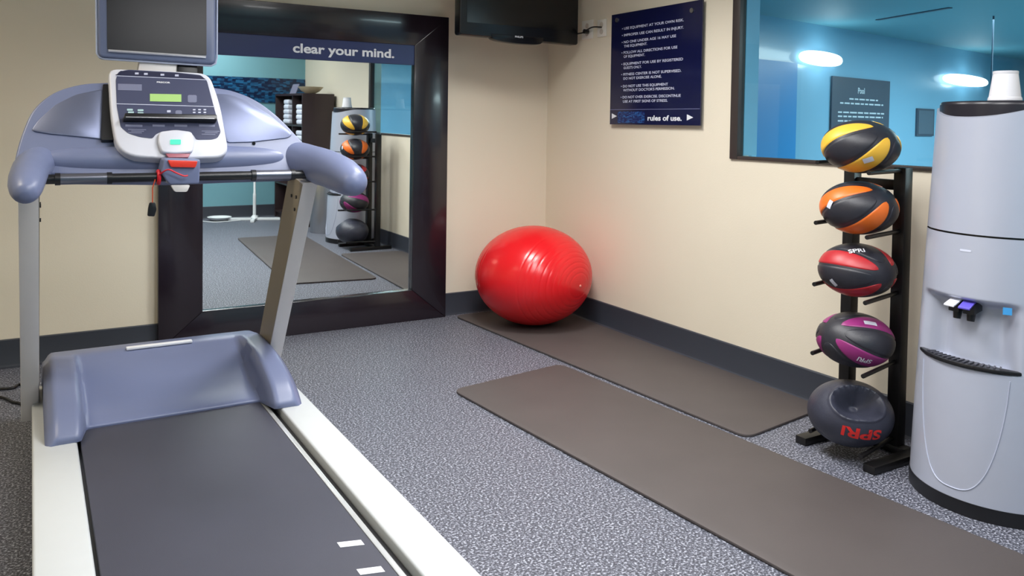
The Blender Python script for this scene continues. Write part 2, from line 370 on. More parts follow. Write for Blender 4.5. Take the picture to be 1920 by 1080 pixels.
# ================================================================== MIRROR on the back wall
MX0, MX1, MZ1 = .553, 2.178, 1.835; IX0, IX1, IZ0, IZ1 = .768, 1.955, .186, 1.652; FYF, FYB = 4.527, 4.567
t = thing('framed_mirror', (1.36, WY - .03, 0), 'tall mirror in a wide glossy espresso frame with a navy printed band', 'mirror')
O = [(MX0, 0), (MX1, 0), (MX1, MZ1), (MX0, MZ1)]; I = [(IX0, IZ0), (IX1, IZ0), (IX1, IZ1), (IX0, IZ1)]
g = .0008
for k, nm in enumerate(['bottom_rail', 'stile', 'top_rail', 'stile']):
    a, b_ = O[k], O[(k + 1) % 4]; c, d = I[(k + 1) % 4], I[k]
    pts = [(p[0], FYF, p[1]) for p in (a, b_, c, d)]
    ce = sum((Vector(p) for p in pts), Vector()) / 4
    pts = [Vector(p) + (ce - Vector(p)).normalized() * g for p in pts]
    obj(nm, bm_prism(pts, (0, FYB - FYF, 0), .003, 2), M_FRAME, t)
MA, MB_ = math.radians(.5), math.radians(-.3)
mn = Vector((math.sin(MA), -math.cos(MA) * math.cos(MB_), math.sin(MB_))).normalized(); mc = Vector((1.36, 4.551, .92))
def on_m(x, z, off=0): return Vector((x, mc.y - ((x - mc.x) * mn.x + (z - mc.z) * mn.z) / mn.y, z)) + mn * off
glass = obj('mirror_glass', bm_prism([on_m(IX0 - .01, IZ0 - .01), on_m(IX1 + .01, IZ0 - .01), on_m(IX1 + .01, IZ1 + .01), on_m(IX0 - .01, IZ1 + .01)], -mn * .005), M_MIRROR, t)
band = obj('printed_band', bm_prism([(IX0, 4.534, 1.5355), (IX1, 4.534, 1.5355), (IX1, 4.534, IZ1), (IX0, 4.534, IZ1)], (0, .004, 0)), M_NAVY, t)
pL = on_y(549, 100, 4.534); pR = on_y(739, 108, 4.534)
flat_text('lettering', 'clear your mind.', (pL.x, 4.5335, 1.571), (1, 0, 0), (0, 0, 1), pR.x - pL.x, .0485, M_WHITE, band, bold=.028)
obj('bracket', bm_box(MX0 + .1, MX1 - .1, FYB, WY - .001, 1.2, 1.3), M_BLACKM, t)

# ================================================================== RULES SIGN
sy0, sy1, sz0, sz1 = 3.10, 3.858, 1.2, 1.838; sx = 2.905
t = thing('rules_sign', (WX, (sy0 + sy1) / 2, sz0), 'navy acrylic rules of use sign on standoffs on the cream wall', 'sign')
obj('panel', bm_box(sx, sx + .01, sy0, sy1, sz0, sz1, .001, 1), M_SIGN, t)
SW, SH = sy1 - sy0, sz1 - sz0
def sgn(u, v, off=0): return Vector((sx - off, sy1 - u * SW, sz1 - v * SH))
rows = [('• USE EQUIPMENT AT YOUR OWN RISK.', .137, .82, 1), ('• IMPROPER USE CAN RESULT IN INJURY.', .197, .82, 1), ('• NO ONE UNDER AGE 16 MAY USE', .259, .745, 1), ('THE EQUIPMENT.', .296, .435, 0),
        ('• FOLLOW ALL DIRECTIONS FOR USE', .353, .76, 1), ('OF EQUIPMENT.', .389, .41, 0), ('• EQUIPMENT FOR USE BY REGISTERED', .455, .82, 1), ('GUESTS ONLY.', .49, .375, 0),
        ('• FITNESS CENTER IS NOT SUPERVISED.', .548, .805, 1), ('DO NOT EXERCISE ALONE.', .585, .6, 0), ('• DO NOT USE THIS EQUIPMENT', .654, .67, 1), ('WITHOUT DOCTOR\'S PERMISSION.', .69, .74, 0),
        ('• DO NOT OVER EXERCISE. DISCONTINUE', .752, .805, 1), ('USE AT FIRST SIGNS OF STRESS.', .79, .67, 0)]
M_SPRINT = mat('sign_print', (214, 218, 236), .5, var=.01)
for s, v, u1, bul in rows:
    u0 = .135 if bul else .162
    flat_text('rule_line', s, sgn(u0, v + .014, .0003), (0, -1, 0), (0, 0, 1), (u1 - u0) * SW, .0138, M_SPRINT, t, bold=.012)
obj('divider', bm_box(sx - .0008, sx, sy0 + .004, sy1 - .004, sgn(0, .868).z, sgn(0, .864).z), mat('sign_line', (120, 124, 160), .5), t)
obj('mosaic_print', bm_box(sx - .0006, sx, sgn(.42, 0).y, sgn(.1, 0).y, sgn(0, .985).z, sgn(0, .885).z), mosaic_mat('sign_mosaic', (14, 28, 84), (40, 100, 170), 90), t)
flat_text('title', 'rules of use.', sgn(.455, .962, .0003), (0, -1, 0), (0, 0, 1), .365 * SW, .027, M_WHITE, t, bold=.03)
for (u, v, s) in ((.055, .925, 1), (.9, .935, 1)):
    c = sgn(u, v, .0004); obj('arrow_mark', bm_prism([c + Vector((0, .022, .016)), c + Vector((0, .022, -.016)), c + Vector((0, -.026, 0))], (-.0006, 0, 0)), M_WHITE, t)
for (u, v) in ((.07, .055), (.9, .075)):
    c = sgn(u, v); bm = bm_tube([c + Vector((.026, 0, 0)), c + Vector((-.006, 0, 0))], .013, 16); obj('standoff_bolt', bm, M_STEEL, t)
for (u, v) in ((.07, .95), (.93, .96)):
    c = sgn(u, v); obj('standoff_bolt', bm_tube([c + Vector((.026, 0, 0)), c + Vector((.009, 0, 0))], .01, 12), M_STEEL, t)

# ================================================================== WALL TELEVISION in the corner
tx0, tx1, tz0, tY = 2.073, 2.886, 1.683, 4.17
t = thing('wall_television', (2.48, WY, 1.69), 'black flat television on an arm in the corner above the red ball', 'television')
M_TVB = mat('gloss_black_tv', (12, 12, 17), .25, var=.05)
obj('cabinet', bm_prism(round_poly([(tx0, tY, tz0 + .012), (tx1, tY, tz0 + .002), (tx1, tY, 2.16), (tx0, tY, 2.16)], .018), (0, .07, 0), .008, 3), M_TVB, t)
obj('screen', bm_box(tx0 + .045, tx1 - .045, tY - .0015, tY + .004, tz0 + .085, 2.115), mat('tv_screen', (10, 10, 15), .2, var=.02), t)
bz = bm_prism(spline([(tx0 + .2, tY - .004, tz0 + .03), (tx0 + .22, tY - .004, tz0 - .002), (tx0 + .32, tY - .004, tz0 - .014), (tx0 + .45, tY - .004, tz0 - .016), (tx0 + .54, tY - .004, tz0 - .008), (tx0 + .56, tY - .004, tz0 + .03)], 5), (0, .05, 0), .003)
obj('speaker_lip', bz, M_TVB, t)
flat_text('lettering', 'PHILIPS', (tx0 + .36, tY - .0045, tz0 + .018), (1, 0, 0), (0, 0, 1), .055, .0105, M_WHITE, t, bold=.02)
obj('wall_plate', bm_box(2.38, 2.58, WY - .022, WY - .002, 1.82, 2.02, .003), M_BLACKM, t)
obj('mount_arm', bm_box(2.44, 2.52, tY + .07, WY - .022, 1.88, 1.96, .004), M_BLACKM, t)
# outlets and the tv cord
M_OUT = mat('outlet_white', (240, 236, 228), .4)
for i, (a, b_) in enumerate((((1093, 40), (1113, 72)), ((1122, 38), (1138, 68)))):
    p, q = on_x(*a, WX), on_x(*b_, WX)
    t = thing('wall_outlet', (WX, (p.y + q.y) / 2, q.z), ['white wall outlet plate next to the television, with the black plug in it', 'white cable wall plate between the outlet and the rules sign'][i], 'outlet')
    obj('cover_plate', bm_box(WX - .008, WX - .001, q.y, p.y, q.z, p.z, .003), M_OUT, t)
    for zz in (.3, .7): obj('socket', bm_tube([(WX - .0075, (p.y + q.y) / 2, q.z + (p.z - q.z) * zz), (WX - .011, (p.y + q.y) / 2, q.z + (p.z - q.z) * zz)], .016, 14), mat('socket_face', (206, 196, 184), .4), t)
pl = on_x(1098, 59, WX - .035); pe = on_x(1128, 51, WX - .012)
t = thing('television_cord', (WX - .03, pl.y, pl.z), 'thin black cord and plug running from the television to the wall outlets', 'cord')
obj('cable', bm_tube(spline([(2.80, tY + .075, 1.76), (2.86, tY + .05, 1.752), (WX - .03, pl.y + .03, pl.z - .004), (WX - .035, pl.y, pl.z + .004), (WX - .03, (pl.y + pe.y) / 2, pe.z + .005), pe], 6), .0045, 8), M_BLACKP, t)
obj('plug', bm_tube([pl + Vector((-.012, 0, 0)), pl + Vector((.018, 0, 0))], .014, 14), M_BLACKP, t)

# ================================================================== EXERCISE MATS
def mat_slab(name, pts, label, rad=.06, th=.011):
    o = obj(name, bm_prism(round_poly([(x, y, .0005) for x, y in pts], rad, 8), (0, 0, th), .0035, 2), M_MATT); o['label'] = label; o['category'] = 'mat'; return o
mat_slab('exercise_mat', [(1.598, 3.245), (2.24, 3.345), (2.395, .97), (1.765, .93)], 'long brown-grey foam exercise mat lying alone in the middle of the speckled floor')
mat_slab('exercise_mat', [(2.225, 4.50), (2.875, 4.50), (2.89, 2.285), (2.345, 2.205)], 'brown-grey foam exercise mat along the baseboard, under the red ball')

# ================================================================== RED EXERCISE BALL
bc = Vector((2.545, 4.10, .3019)); br = Vector((.347, .347, .290))
ax = hit_ell(1088, 536, bc, br); e1 = ax.cross(Vector((0, 0, 1))).normalized(); e2 = ax.cross(e1)
def ballf(u, v):
    th = math.pi * (.0015 + .997 * v); d = ax * math.cos(th) + (e1 * math.cos(2 * math.pi * u) + e2 * math.sin(2 * math.pi * u)) * math.sin(th)
    k = 1.0
    dg = math.degrees(th)
    for tv in [14, 20, 26, 32, 38, 44, 51, 58, 65, 115, 122, 129, 136, 143, 150, 158]:
        k -= .0042 * math.exp(-((dg - tv) / .9) ** 2)
    return lens_pt(bc, br, d, k)
bm, V = bm_grid(ballf, 72, 361, True)
bm.faces.new([V[i][0] for i in range(72)]); bm.faces.new([V[i][-1] for i in range(72)][::-1])
t = thing('exercise_ball', (bc.x, bc.y, .0118), 'large glossy red ribbed exercise ball in the corner', 'ball')
obj('ball_skin', fin(bm, angle=60), M_RED, t)
vp = lens_pt(bc, br, ax, 1.0)
nn_ = (vp - bc).normalized()
obj('valve_plug', bm_tube([vp - nn_ * .004, vp + nn_ * .003, vp + nn_ * .0045], [.008, .007, .003], 14), mat('valve_pink', (255, 150, 140), .4), t)

# ================================================================== BALL RACK
t = thing('ball_rack', (2.70, 1.93, 0), 'black metal five-tier medicine ball rack by the cream wall', 'rack')
PL, PR, PX0, PX1 = 2.068, 1.852, 2.72, 2.765
for y in (PL, PR): obj('post', bm_box(PX0, PX1, y - .024, y + .024, .03, 1.057, .003), M_BLACKM, t)
for y in (2.072, 1.777): obj('foot', bm_box(2.485, 2.875, y - .024, y + .024, .0005, .03, .003), M_BLACKM, t)
obj('base_bar', bm_box(PX0, PX1, 1.80, 2.05, .0006, .03, .002), M_BLACKM, t)
obj('crossbar', bm_box(PX0 + .012, PX1 - .008, PR + .024, PL - .024, .972, 1.01, .002), M_BLACKM, t)
BX, BY = 2.578, 1.915
BR = Vector((.131, .138, .0965))
BALLZ = [on_x(x, y, BX).z for x, y in ((1616, 275), (1615, 390), (1612, 507), (1609, 638))]
def drop(dy, c, rad): return rad[2] * math.sqrt(1 - (dy / rad[1]) ** 2)
PEGS = ((PL, 2.014, 2.468), (PR, 1.795, 2.465))          # post y, tip y, tip x
for z in BALLZ:
    for yp, yt, xt in PEGS:
        yb = yp + (yt - yp) * (PX0 - BX) / (PX0 - xt); zz = z - drop(yb - BY, None, BR) - .0165
        obj('peg', bm_tube([(PX0 + .005, yp, zz), (xt, yt, zz)], .008, 10), M_BLACKM, t)
kr = Vector((.148, .150, .115)); kc = on_x(1597, 775, 2.562); kc.y = 1.915
for yp, yt, xt in PEGS:
    yb = yp + (yt - yp) * (PX0 - kc.x) / (PX0 - xt); zz = kc.z - drop(yb - kc.y, None, kr) - .014
    obj('peg', bm_tube([(PX0 + .005, yp, zz), (xt, yt, zz)], .008, 10), M_BLACKM, t)

# ================================================================== MEDICINE BALLS
M_BRUB = mat('black_ball_rubber', (42, 42, 50), .42, var=.08, bump=.12, bscale=420)
def wrap(name, s, px, ang, capH, c, rad, m, parent, k=1.012, bold=.02, width=None):
    """letters laid on the ball at the pixel px, reading along the picture angle ang"""
    d0 = hit_ell(px[0], px[1], c, rad); P = lens_pt(c, rad, d0)
    n_ = Vector((d0.x / rad[0], d0.y / rad[1], d0.z / rad[2])).normalized()
    t1 = CMT @ Vector((math.cos(ang), math.sin(ang), 0)); t1 = (t1 - n_ * t1.dot(n_)).normalized(); t2 = n_.cross(t1)
    me, x0, x1, y0_, y1_ = text_mesh(s, bold); sc = capH / .69; sxx = width / (x1 - x0) if width else sc
    b = bmesh.new(); b.from_mesh(me); bmesh.ops.subdivide_edges(b, edges=b.edges[:], cuts=2); b.to_mesh(me); b.free()
    for v in me.vertices:
        q = P + t1 * ((v.co.x - (x0 + x1) / 2) * sxx) + t2 * ((v.co.y - (y0_ + y1_) / 2) * sc)
        e = Vector([(q[i] - c[i]) / rad[i] for i in range(3)]).normalized(); v.co = lens_pt(c, rad, e, k)
    return obj(name, me, m, parent)
def wrap_rect(name, px, ang, w_, h_, c, rad, m, parent, k=1.012):
    d0 = hit_ell(px[0], px[1], c, rad); P = lens_pt(c, rad, d0)
    n_ = Vector((d0.x / rad[0], d0.y / rad[1], d0.z / rad[2])).normalized()
    t1 = CMT @ Vector((math.cos(ang), math.sin(ang), 0)); t1 = (t1 - n_ * t1.dot(n_)).normalized(); t2 = n_.cross(t1)
    def f(u, v):
        q = P + t1 * (u - .5) * w_ + t2 * (v - .5) * h_; e = Vector([(q[i] - c[i]) / rad[i] for i in range(3)]).normalized(); return lens_pt(c, rad, e, k)
    bm, V = bm_grid(f, 8, 6); return obj(name, bm, m, parent)
def med_ball(c, rad, pole_px, phi0, col, label, front=True):
    t = thing('medicine_ball', (c[0], c[1], c[2] - rad[2]), label, 'ball')
    p = hit_ell(pole_px[0], pole_px[1], c, rad); e1 = p.cross(Vector((0, 0, 1))).normalized(); e2 = p.cross(e1)
    def dirv(th, ph): return p * math.cos(th) + (e1 * math.cos(ph) + e2 * math.sin(ph)) * math.sin(th)
    def base(u, v):
        th = math.pi * (.004 + .992 * v); ph = 2 * math.pi * u
        return lens_pt(c, rad, dirv(th, ph), .985)
    bm, V = bm_grid(base, 64, 40, True); bm.faces.new([V[i][0] for i in range(64)]); bm.faces.new([V[i][-1] for i in range(64)][::-1])
    obj('core', fin(bm, angle=60), M_BRUB, t)
    def lens(phc, half, t0, t1, k):
        def f(u, v):
            s = 2 * v - 1; th = t0 + (t1 - t0) * v; wdt = half * math.sqrt(max(0, 1 - abs(s) ** 2.6)) + .002
            uu = 2 * u - 1; ed = max(abs(uu), abs(s)); kk = k if ed < .93 else k - .02 * ((ed - .93) / .07)
            return lens_pt(c, rad, dirv(th, phc + wdt * uu / max(.5, math.sin(th)) ** .5), kk)
        bm, V = bm_grid(f, 17, 33); return bm
    D = math.radians
    for k in range(4):
        obj('stripe_panel', fin(lens(phi0 + k * math.pi / 2, D(17), D(22), D(158), 1.004), angle=60), col, t)
        obj('grip_pad', fin(lens(phi0 + (k + .5) * math.pi / 2, D(23), D(26), D(154), 1.004), angle=60), M_BRUB, t)
    return t
D = math.radians
yel = med_ball((BX, BY, BALLZ[0]), BR, (1664, 243), D(55), mat('yellow_panel', (238, 186, 62), .4, var=.05), 'black and yellow striped medicine ball, topmost on the rack')
org = med_ball((BX, BY, BALLZ[1]), BR, (1662, 362), D(55), mat('orange_panel', (232, 112, 36), .4, var=.05), 'black and orange striped medicine ball on the rack')
red = med_ball((BX, BY, BALLZ[2]), BR, (1668, 516), D(55), mat('red_panel', (178, 36, 44), .4, var=.05), 'black and dark red striped medicine ball on the rack')
pur = med_ball((BX, BY, BALLZ[3]), BR, (1554, 618), D(55), mat('purple_panel', (142, 44, 112), .4, var=.05), 'black and purple striped medicine ball on the rack')
wrap_rect('weight_label', (1628, 300), D(-35), .035, .022, (BX, BY, BALLZ[0]), BR, M_BEZEL, yel)
wrap_rect('weight_label', (1556, 383), D(-40), .03, .02, (BX, BY, BALLZ[1]), BR, M_BEZEL, org)
wrap('lettering', 'SPRI', (1606, 470), D(14), .022, (BX, BY, BALLZ[2]), BR, M_WHITE, red)
wrap_rect('weight_label', (1563, 530), D(22), .03, .018, (BX, BY, BALLZ[2]), BR, M_BEZEL, red)
wrap_rect('weight_label', (1632, 606), D(14), .045, .02, (BX, BY, BALLZ[3]), BR, M_BEZEL, pur)
wrap('lettering', 'SPRI', (1621, 676), D(194), .02, (BX, BY, BALLZ[3]), BR, M_WHITE, pur)
# the grip ball at the foot of the rack
kd = hit_ell(1612, 752, kc, kr); ke1 = kd.cross(Vector((0, 0, 1))).normalized(); ke2 = kd.cross(ke1)
def kettle(u, v):
    th = math.pi * (.003 + .994 * v); ph = 2 * math.pi * u; dg = math.degrees(th)
    wv = 1 + .22 * abs(math.cos(ph)) ; a = 30 * wv
    d = kd * math.cos(th) + (ke1 * math.cos(ph) + ke2 * math.sin(ph)) * math.sin(th)
    k = 1.0
    if dg < a: q = dg / a; k = 1 - .72 * (1 - q ** 6)
    k += .022 * math.exp(-((dg - a - 2) / 3) ** 2)
    k -= .006 * math.exp(-((dg - 92) / 1.2) ** 2)
    return lens_pt(kc, kr, d, k)
bm, V = bm_grid(kettle, 72, 121, True); bm.faces.new([V[i][0] for i in range(72)]); bm.faces.new([V[i][-1] for i in range(72)][::-1])
t = thing('grip_medicine_ball', (kc.x, kc.y, kc.z - kr.z), 'worn black medicine ball with a hollow hand grip at the foot of the rack', 'ball')
obj('ball_shell', fin(bm, angle=60), mat('scuffed_black_rubber', (54, 56, 70), .42, var=.3, scale=14, bump=.2, bscale=90), t)
wrap('lettering', 'SPRI', (1617, 815), D(184), .040, kc, kr, mat('red_letter', (222, 44, 40), .5), t, k=1.008, bold=.03, width=.15)

# ================================================================== WATER DISPENSER
dc = Vector((2.735, 1.475, 0)); R0 = .262
M_DTOP = mat('dispenser_black_top', (34, 32, 40), .3, var=.05)
BACK = WX - .035
def d_r(z): return R0 - .052 * (z / 1.28) ** 1.2
def d_pt(a, rr, z):
    x = dc.x - rr * math.cos(a); y = dc.y + rr * math.sin(a); return Vector((min(x, BACK), y, z))
t = thing('water_dispenser', (dc.x, dc.y, 0), 'rounded silver water dispenser with a black top beside the ball rack', 'water dispenser')
def sm(a, b, x): q = max(0, min(1, (x - a) / (b - a))); return q * q * (3 - 2 * q)
NZ0, NZ1 = .462, .672
def niche(a, z):
    top = NZ1 - .0 * a
    g_ = 1 - sm(.50, .74, abs(a))
    if z < NZ0 - .004 or z > top + .004: return 0
    return .062 * g_ * sm(NZ0 - .004, NZ0 + .002, z) * (1 - sm(top - .03, top + .004, z))
def shell(z0, z1, nz, fn=None, ztop=None, na=128):
    def f(u, v):
        a = -math.pi + 2 * math.pi * u; zt_ = ztop(a) if ztop else z1; z = z0 + (zt_ - z0) * v
        return d_pt(a, d_r(z) - (fn(a, z) if fn else 0), z)
    return bm_grid(f, na, nz, True)
bm, V = shell(.043, .868, 205, niche); bm.faces.new([q[0] for q in V][::-1])
obj('lower_body', fin(bm, angle=50), M_DISP, t)
bm, V = shell(0.0, .045, 3); 
for q in V:
    for v in q: v.co.x = min(BACK, dc.x + (v.co.x - dc.x) * 1.008); v.co.y = dc.y + (v.co.y - dc.y) * 1.008
bm.faces.new([q[0] for q in V][::-1]); bm.faces.new([q[-1] for q in V]); obj('base_ring', fin(bm), M_BLACKP, t)
bm, V = shell(.868, .874, 2)
for q in V:
    for v in q: v.co.x = dc.x + (v.co.x - dc.x) * .98; v.co.y = dc.y + (v.co.y - dc.y) * .98
bm.faces.new([q[0] for q in V][::-1]); bm.faces.new([q[-1] for q in V]); obj('seam_gasket', fin(bm), M_BLACKP, t)
rim = lambda a: 1.238 + .036 * sm(.15, 1.25, abs(a - .1))
bm, V = shell(.874, 1.25, 40, None, rim); bm.faces.new([q[0] for q in V][::-1]); bm.faces.new([q[-1] for q in V])
obj('upper_body', fin(bm, angle=50), M_DISP, t)
def topf(u, v):
    a = -math.pi + 2 * math.pi * u; prof = [(.965, 1.19), (.965, 1.278), (.955, 1.287), (.93, 1.291), (.9, 1.291), (.86, 1.287), (.5, 1.287), (.02, 1.287)]
    k, z = prof[round(v * 7)]; p = d_pt(a, d_r(1.27) * k, z); p.x = min(p.x, BACK - .004); return p
bm, V = bm_grid(topf, 96, 8, True); bm.faces.new([q[0] for q in V][::-1]); bm.faces.new([q[-1] for q in V]); obj('top_cover', fin(bm, angle=50), M_DTOP, t)
# drip tray
def tray_pt(a, k, z): rr = d_r(NZ0) * k; return d_pt(a, rr, z)
arc = [tray_pt(-.72 + 1.44 * i / 24, 1.012 + .03 * math.cos((-.72 + 1.44 * i / 24) * 2.1), 0) for i in range(25)]
inn = [tray_pt(.70 - 1.40 * i / 24, .80 + .16 * (abs(.70 - 1.40 * i / 24) / .7) ** 2, 0) for i in range(25)]
trz = .460
tr = obj('drip_tray', bm_prism([p + Vector((0, 0, trz)) for p in arc + inn], (0, 0, .011), .003), M_BLACKP, t)
for i in range(15):
    a = -.5 + 1.0 * i / 14
    p, q = d_pt(a, d_r(.47) * (.86 + .08 * abs(a)), trz + .0105), d_pt(a, d_r(.47) * 1.005, trz + .0105)
    sd = Vector((0, 1, 0)) * .0032
    obj('grille_slat', bm_prism([p - sd, q - sd, q + sd, p + sd], (0, 0, .005)), mat('grille_grey', (70, 70, 80), .4), tr)
# U-shaped moulded line on the lower front
Up = []
for i in range(61):
    s = -1 + 2 * i / 60; a = .60 * s; z = .44 - (.44 - .075) * (1 - abs(s) ** 3.0) ** .75
    Up.append(d_pt(a * 1.0, d_r(z) + .0006, z))
obj('panel_moulding', bm_tube(Up, .0018, 8), mat('dispenser_light_edge', (196, 202, 222), .34, .3), t)
# taps
for i, (a, rgb, nm) in enumerate(((.14, (236, 236, 244), 'cold'), (-.08, (96, 84, 196), 'hot'))):
    base = d_pt(a, d_r(.64) - .064, .648); outp = d_pt(a, d_r(.64) - .012, .640); sdv = Vector((math.sin(a), math.cos(a), 0)) * .019
    tap = obj('tap', bm_prism([base - sdv + Vector((0, 0, -.018)), outp - sdv + Vector((0, 0, -.018)), outp - sdv + Vector((0, 0, .012)), base - sdv + Vector((0, 0, .02))], sdv * 2, .003), M_BLACKP, t)
    lv0, lv1 = base + Vector((-.012, 0, .0235)), outp + Vector((-.026, 0, .0))
    obj('tap_lever', bm_prism([lv0 - sdv * .95, lv1 - sdv * .95, lv1 + sdv * .95, lv0 + sdv * .95], (0, 0, .006), .0015), mat('tap_lever_' + nm, rgb, .35), tap)
    mid = base.lerp(outp, .6)
    obj('spout', bm_tube([mid + Vector((0, 0, -.016)), mid + Vector((-.004, 0, -.045))], [.014, .011], 14), M_BLACKP, tap)
sk = [d_pt(a, d_r(z) + .001, z) for a, z in ((-.50, .662), (-.60, .662), (-.60, .640), (-.50, .640))]
obj('blue_sticker', bm_prism(sk, (sk[0] - dc - Vector((0, 0, sk[0].z))).normalized() * .0008), mat('sticker_blue', (70, 160, 226), .4), t)
obj('badge', bm_prism([d_pt(a, d_r(z) + .0006, z) for a, z in ((.05, .824), (-.10, .824), (-.10, .818), (.05, .818))], (-.0008, 0, 0)), mat('badge_pale', (214, 218, 234), .4), t)
# foam cup
cc = Vector((2.665, 1.452, 1.2915))
t = thing('foam_cup', cc, 'white foam cup upside down on the water dispenser', 'cup')
k_ = 1.1
bm = bm_lathe([(.0425 * k_, 0), (.0445 * k_, .004), (.0435 * k_, .012), (.0415 * k_, .014), (.0325 * k_, .088), (.031 * k_, .092), (.029 * k_, .0935), (.001, .0935)], cc, 36)
obj('cup_wall', bm, mat('white_foam', (240, 238, 244), .6, var=.02), t)
obj('foot_rim', bm_lathe([(.0325 * k_, .0865), (.0332 * k_, .089), (.0332 * k_, .096), (.031 * k_, .097), (.029 * k_, .092)], cc, 36, False), mat('white_foam', (240, 238, 244)), t)

# ================================================================== TREADMILL
T = thing('treadmill', (.42, 2.5, 0), 'blue-grey and silver treadmill with a console screen in front of the mirror', 'treadmill')
RL, RR, RZ, YR = (-.002, .118), (.737, .85), .2, 1.18
for x0, x1 in (RL, RR):
    obj('side_rail', bm_box(x0, x1, YR, 3.5, .075, RZ, .008, 3), M_RAIL, T)
for x in (.05, .80):
    for y in (YR + .15, 3.35): obj('foot_pad', bm_lathe([(.028, .0005), (.03, .01), (.022, .03), (.018, .08)], (x, y, 0), 20), M_BLACKP, T)
obj('deck', bm_box(.119, .736, YR + .02, 3.55, .06, .172, .004), M_BLACKP, T)
# belt: a flat loop
prof = []
for i in range(13):
    a = math.pi / 2 + math.pi * i / 12; prof.append((YR + .08 + .032 * math.cos(a), .158 + .032 * math.sin(a)))
prof = [(3.3, .19)] + prof + [(3.3, .126)]
belt = obj('running_belt', bm_prism([(.128, y, z) for y, z in prof], (.567, 0, 0), .001, 1), M_BELT, T)
for q in ((635, 1022, 680, 1017), (672, 1073, 718, 1067)):
    a, b_ = on_z(q[0], q[1], .1905), on_z(q[2], q[3], .1905); dy = Vector((0, .013, 0))
    obj('belt_mark', bm_prism([a - dy, b_ - dy, b_ + dy, a + dy], (0, 0, .0006)), M_WHITE, belt)
obj('deck_trim', bm_box(.697, .712, YR + .1, 3.1, .17, .1895, .002), mat('deck_trim_silver', (206, 208, 210), .25, .4), T)
# motor hood
LEG = [(2.830, .2005), (2.834, .225), (2.90, .272), (3.02, .310), (3.18, .332), (3.34, .334), (3.42, .326), (3.6, .29), (3.72, .2), (3.74, .06)]
CEN = [(2.962, .190), (2.966, .200), (3.01, .210), (3.10, .226), (3.22, .258), (3.34, .306), (3.42, .326), (3.6, .29), (3.72, .2), (3.74, .06)]
def resamp(P, n=46):
    S = spline([(0, y, z) for y, z in P], 12); return [S[round(i * (len(S) - 1) / (n - 1))] for i in range(n)]
LG, CN = resamp(LEG), resamp(CEN)
HX0, HX1 = .032, .812
cols = []
for i in range(81):
    s = -1 + 2 * i / 80
    cols.append(s)
bm = bmesh.new(); V = []
def hood_col(x, w_, drop):
    out = []
    for a, b_ in zip(LG, CN):
        y = b_.y * (1 - w_) + a.y * w_; z = b_.z * (1 - w_) + a.z * w_
        out.append(bm.verts.new((x, y, max(.06, z - drop) if z > .2 else z)))
    return out
hw = (HX1 - HX0) / 2; hm = (HX0 + HX1) / 2
for s in cols:
    w_ = sm(.69, .76, abs(s)); dr_ = .035 * sm(.90, 1.0, abs(s)) ** 2
    V.append(hood_col(hm + hw * s, w_, dr_))
for sgn_ in (-1, 1):
    c2 = []
    for p in LG: c2.append(bm.verts.new((hm + hw * 1.004 * sgn_, p.y, .17 if p.z > .2 else min(p.z, .17))))
    if sgn_ == -1: V.insert(0, c2)
    else: V.append(c2)
for a, b_ in zip(V, V[1:]):
    for j in range(len(a) - 1): bm.faces.new((a[j], b_[j], b_[j + 1], a[j + 1]))
hood = obj('motor_hood', fin(bm, angle=50), M_TREAD, T)
a, b_ = on_y(236, 657, 3.40), on_y(359, 643, 3.40)
obj('hood_badge', bm_box(a.x, b_.x, 3.375, 3.40, .324, .334, .003), M_WHITE, hood)
# uprights
def upright(x0, x1, inner_left):
    bt, tp = (3.33, .128), (2.775, .985); dpt = .175
    pts = [(x0, bt[0], bt[1]), (x0, tp[0], tp[1]), (x0, tp[0] + dpt, tp[1] + .03), (x0, bt[0] + dpt, bt[1])]
    o = obj('upright', bm_prism(pts, (x1 - x0, 0, 0), .004, 2), M_POST, T)
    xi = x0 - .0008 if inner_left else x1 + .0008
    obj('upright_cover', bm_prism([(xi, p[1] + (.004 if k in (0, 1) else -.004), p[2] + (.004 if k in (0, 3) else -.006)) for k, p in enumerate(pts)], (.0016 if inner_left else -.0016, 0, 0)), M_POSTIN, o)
    for k in range(3):
        y = 2.80 + (.05, .11, .07)[k]; z = (.93, .93, .885)[k]
        obj('bolt', bm_tube([(xi, y, z), (xi - .004 if inner_left else xi + .004, y, z)], .006, 10), M_BLACKP, o)
upright(.792, .845, True); upright(-.034, .020, False)
# moulded wing body that carries the console
tl = math.radians(25); wn = Vector((0, -math.cos(tl), math.sin(tl))); wp = Vector((.42, 2.86, 1.0))
def on_w(x, y, off=0): return at_plane(x, y, wp + wn * off, wn)
top = spline([on_w(*q) for q in [(26, 312), (31, 285), (43, 246), (63, 205), (100, 174), (150, 158), (205, 154), (300, 152), (395, 163), (440, 171), (482, 189), (522, 219), (560, 258), (590, 290), (604, 312)]], 5)
bot = [on_w(*q) for q in [(585, 322), (430, 326), (330, 330), (180, 328), (60, 326)]]
wing = obj('wing_body', bm_prism(top + bot, -wn * .09, .016, 4), M_TREAD, T)
for side in (0, 1):
    if side == 0: pl_ = [(58, 246), (72, 226), (104, 197), (142, 178), (196, 167), (194, 262), (150, 257), (95, 252)]
    else: pl_ = [(398, 176), (430, 178), (462, 190), (505, 216), (548, 253), (540, 259), (470, 267), (425, 268)]
    pts = round_poly([on_w(*q, .0006) for q in pl_], .012, 4)
    obj('wing_insert', bm_prism(pts, wn * .004, .0018, 2), M_TREAD2, wing)
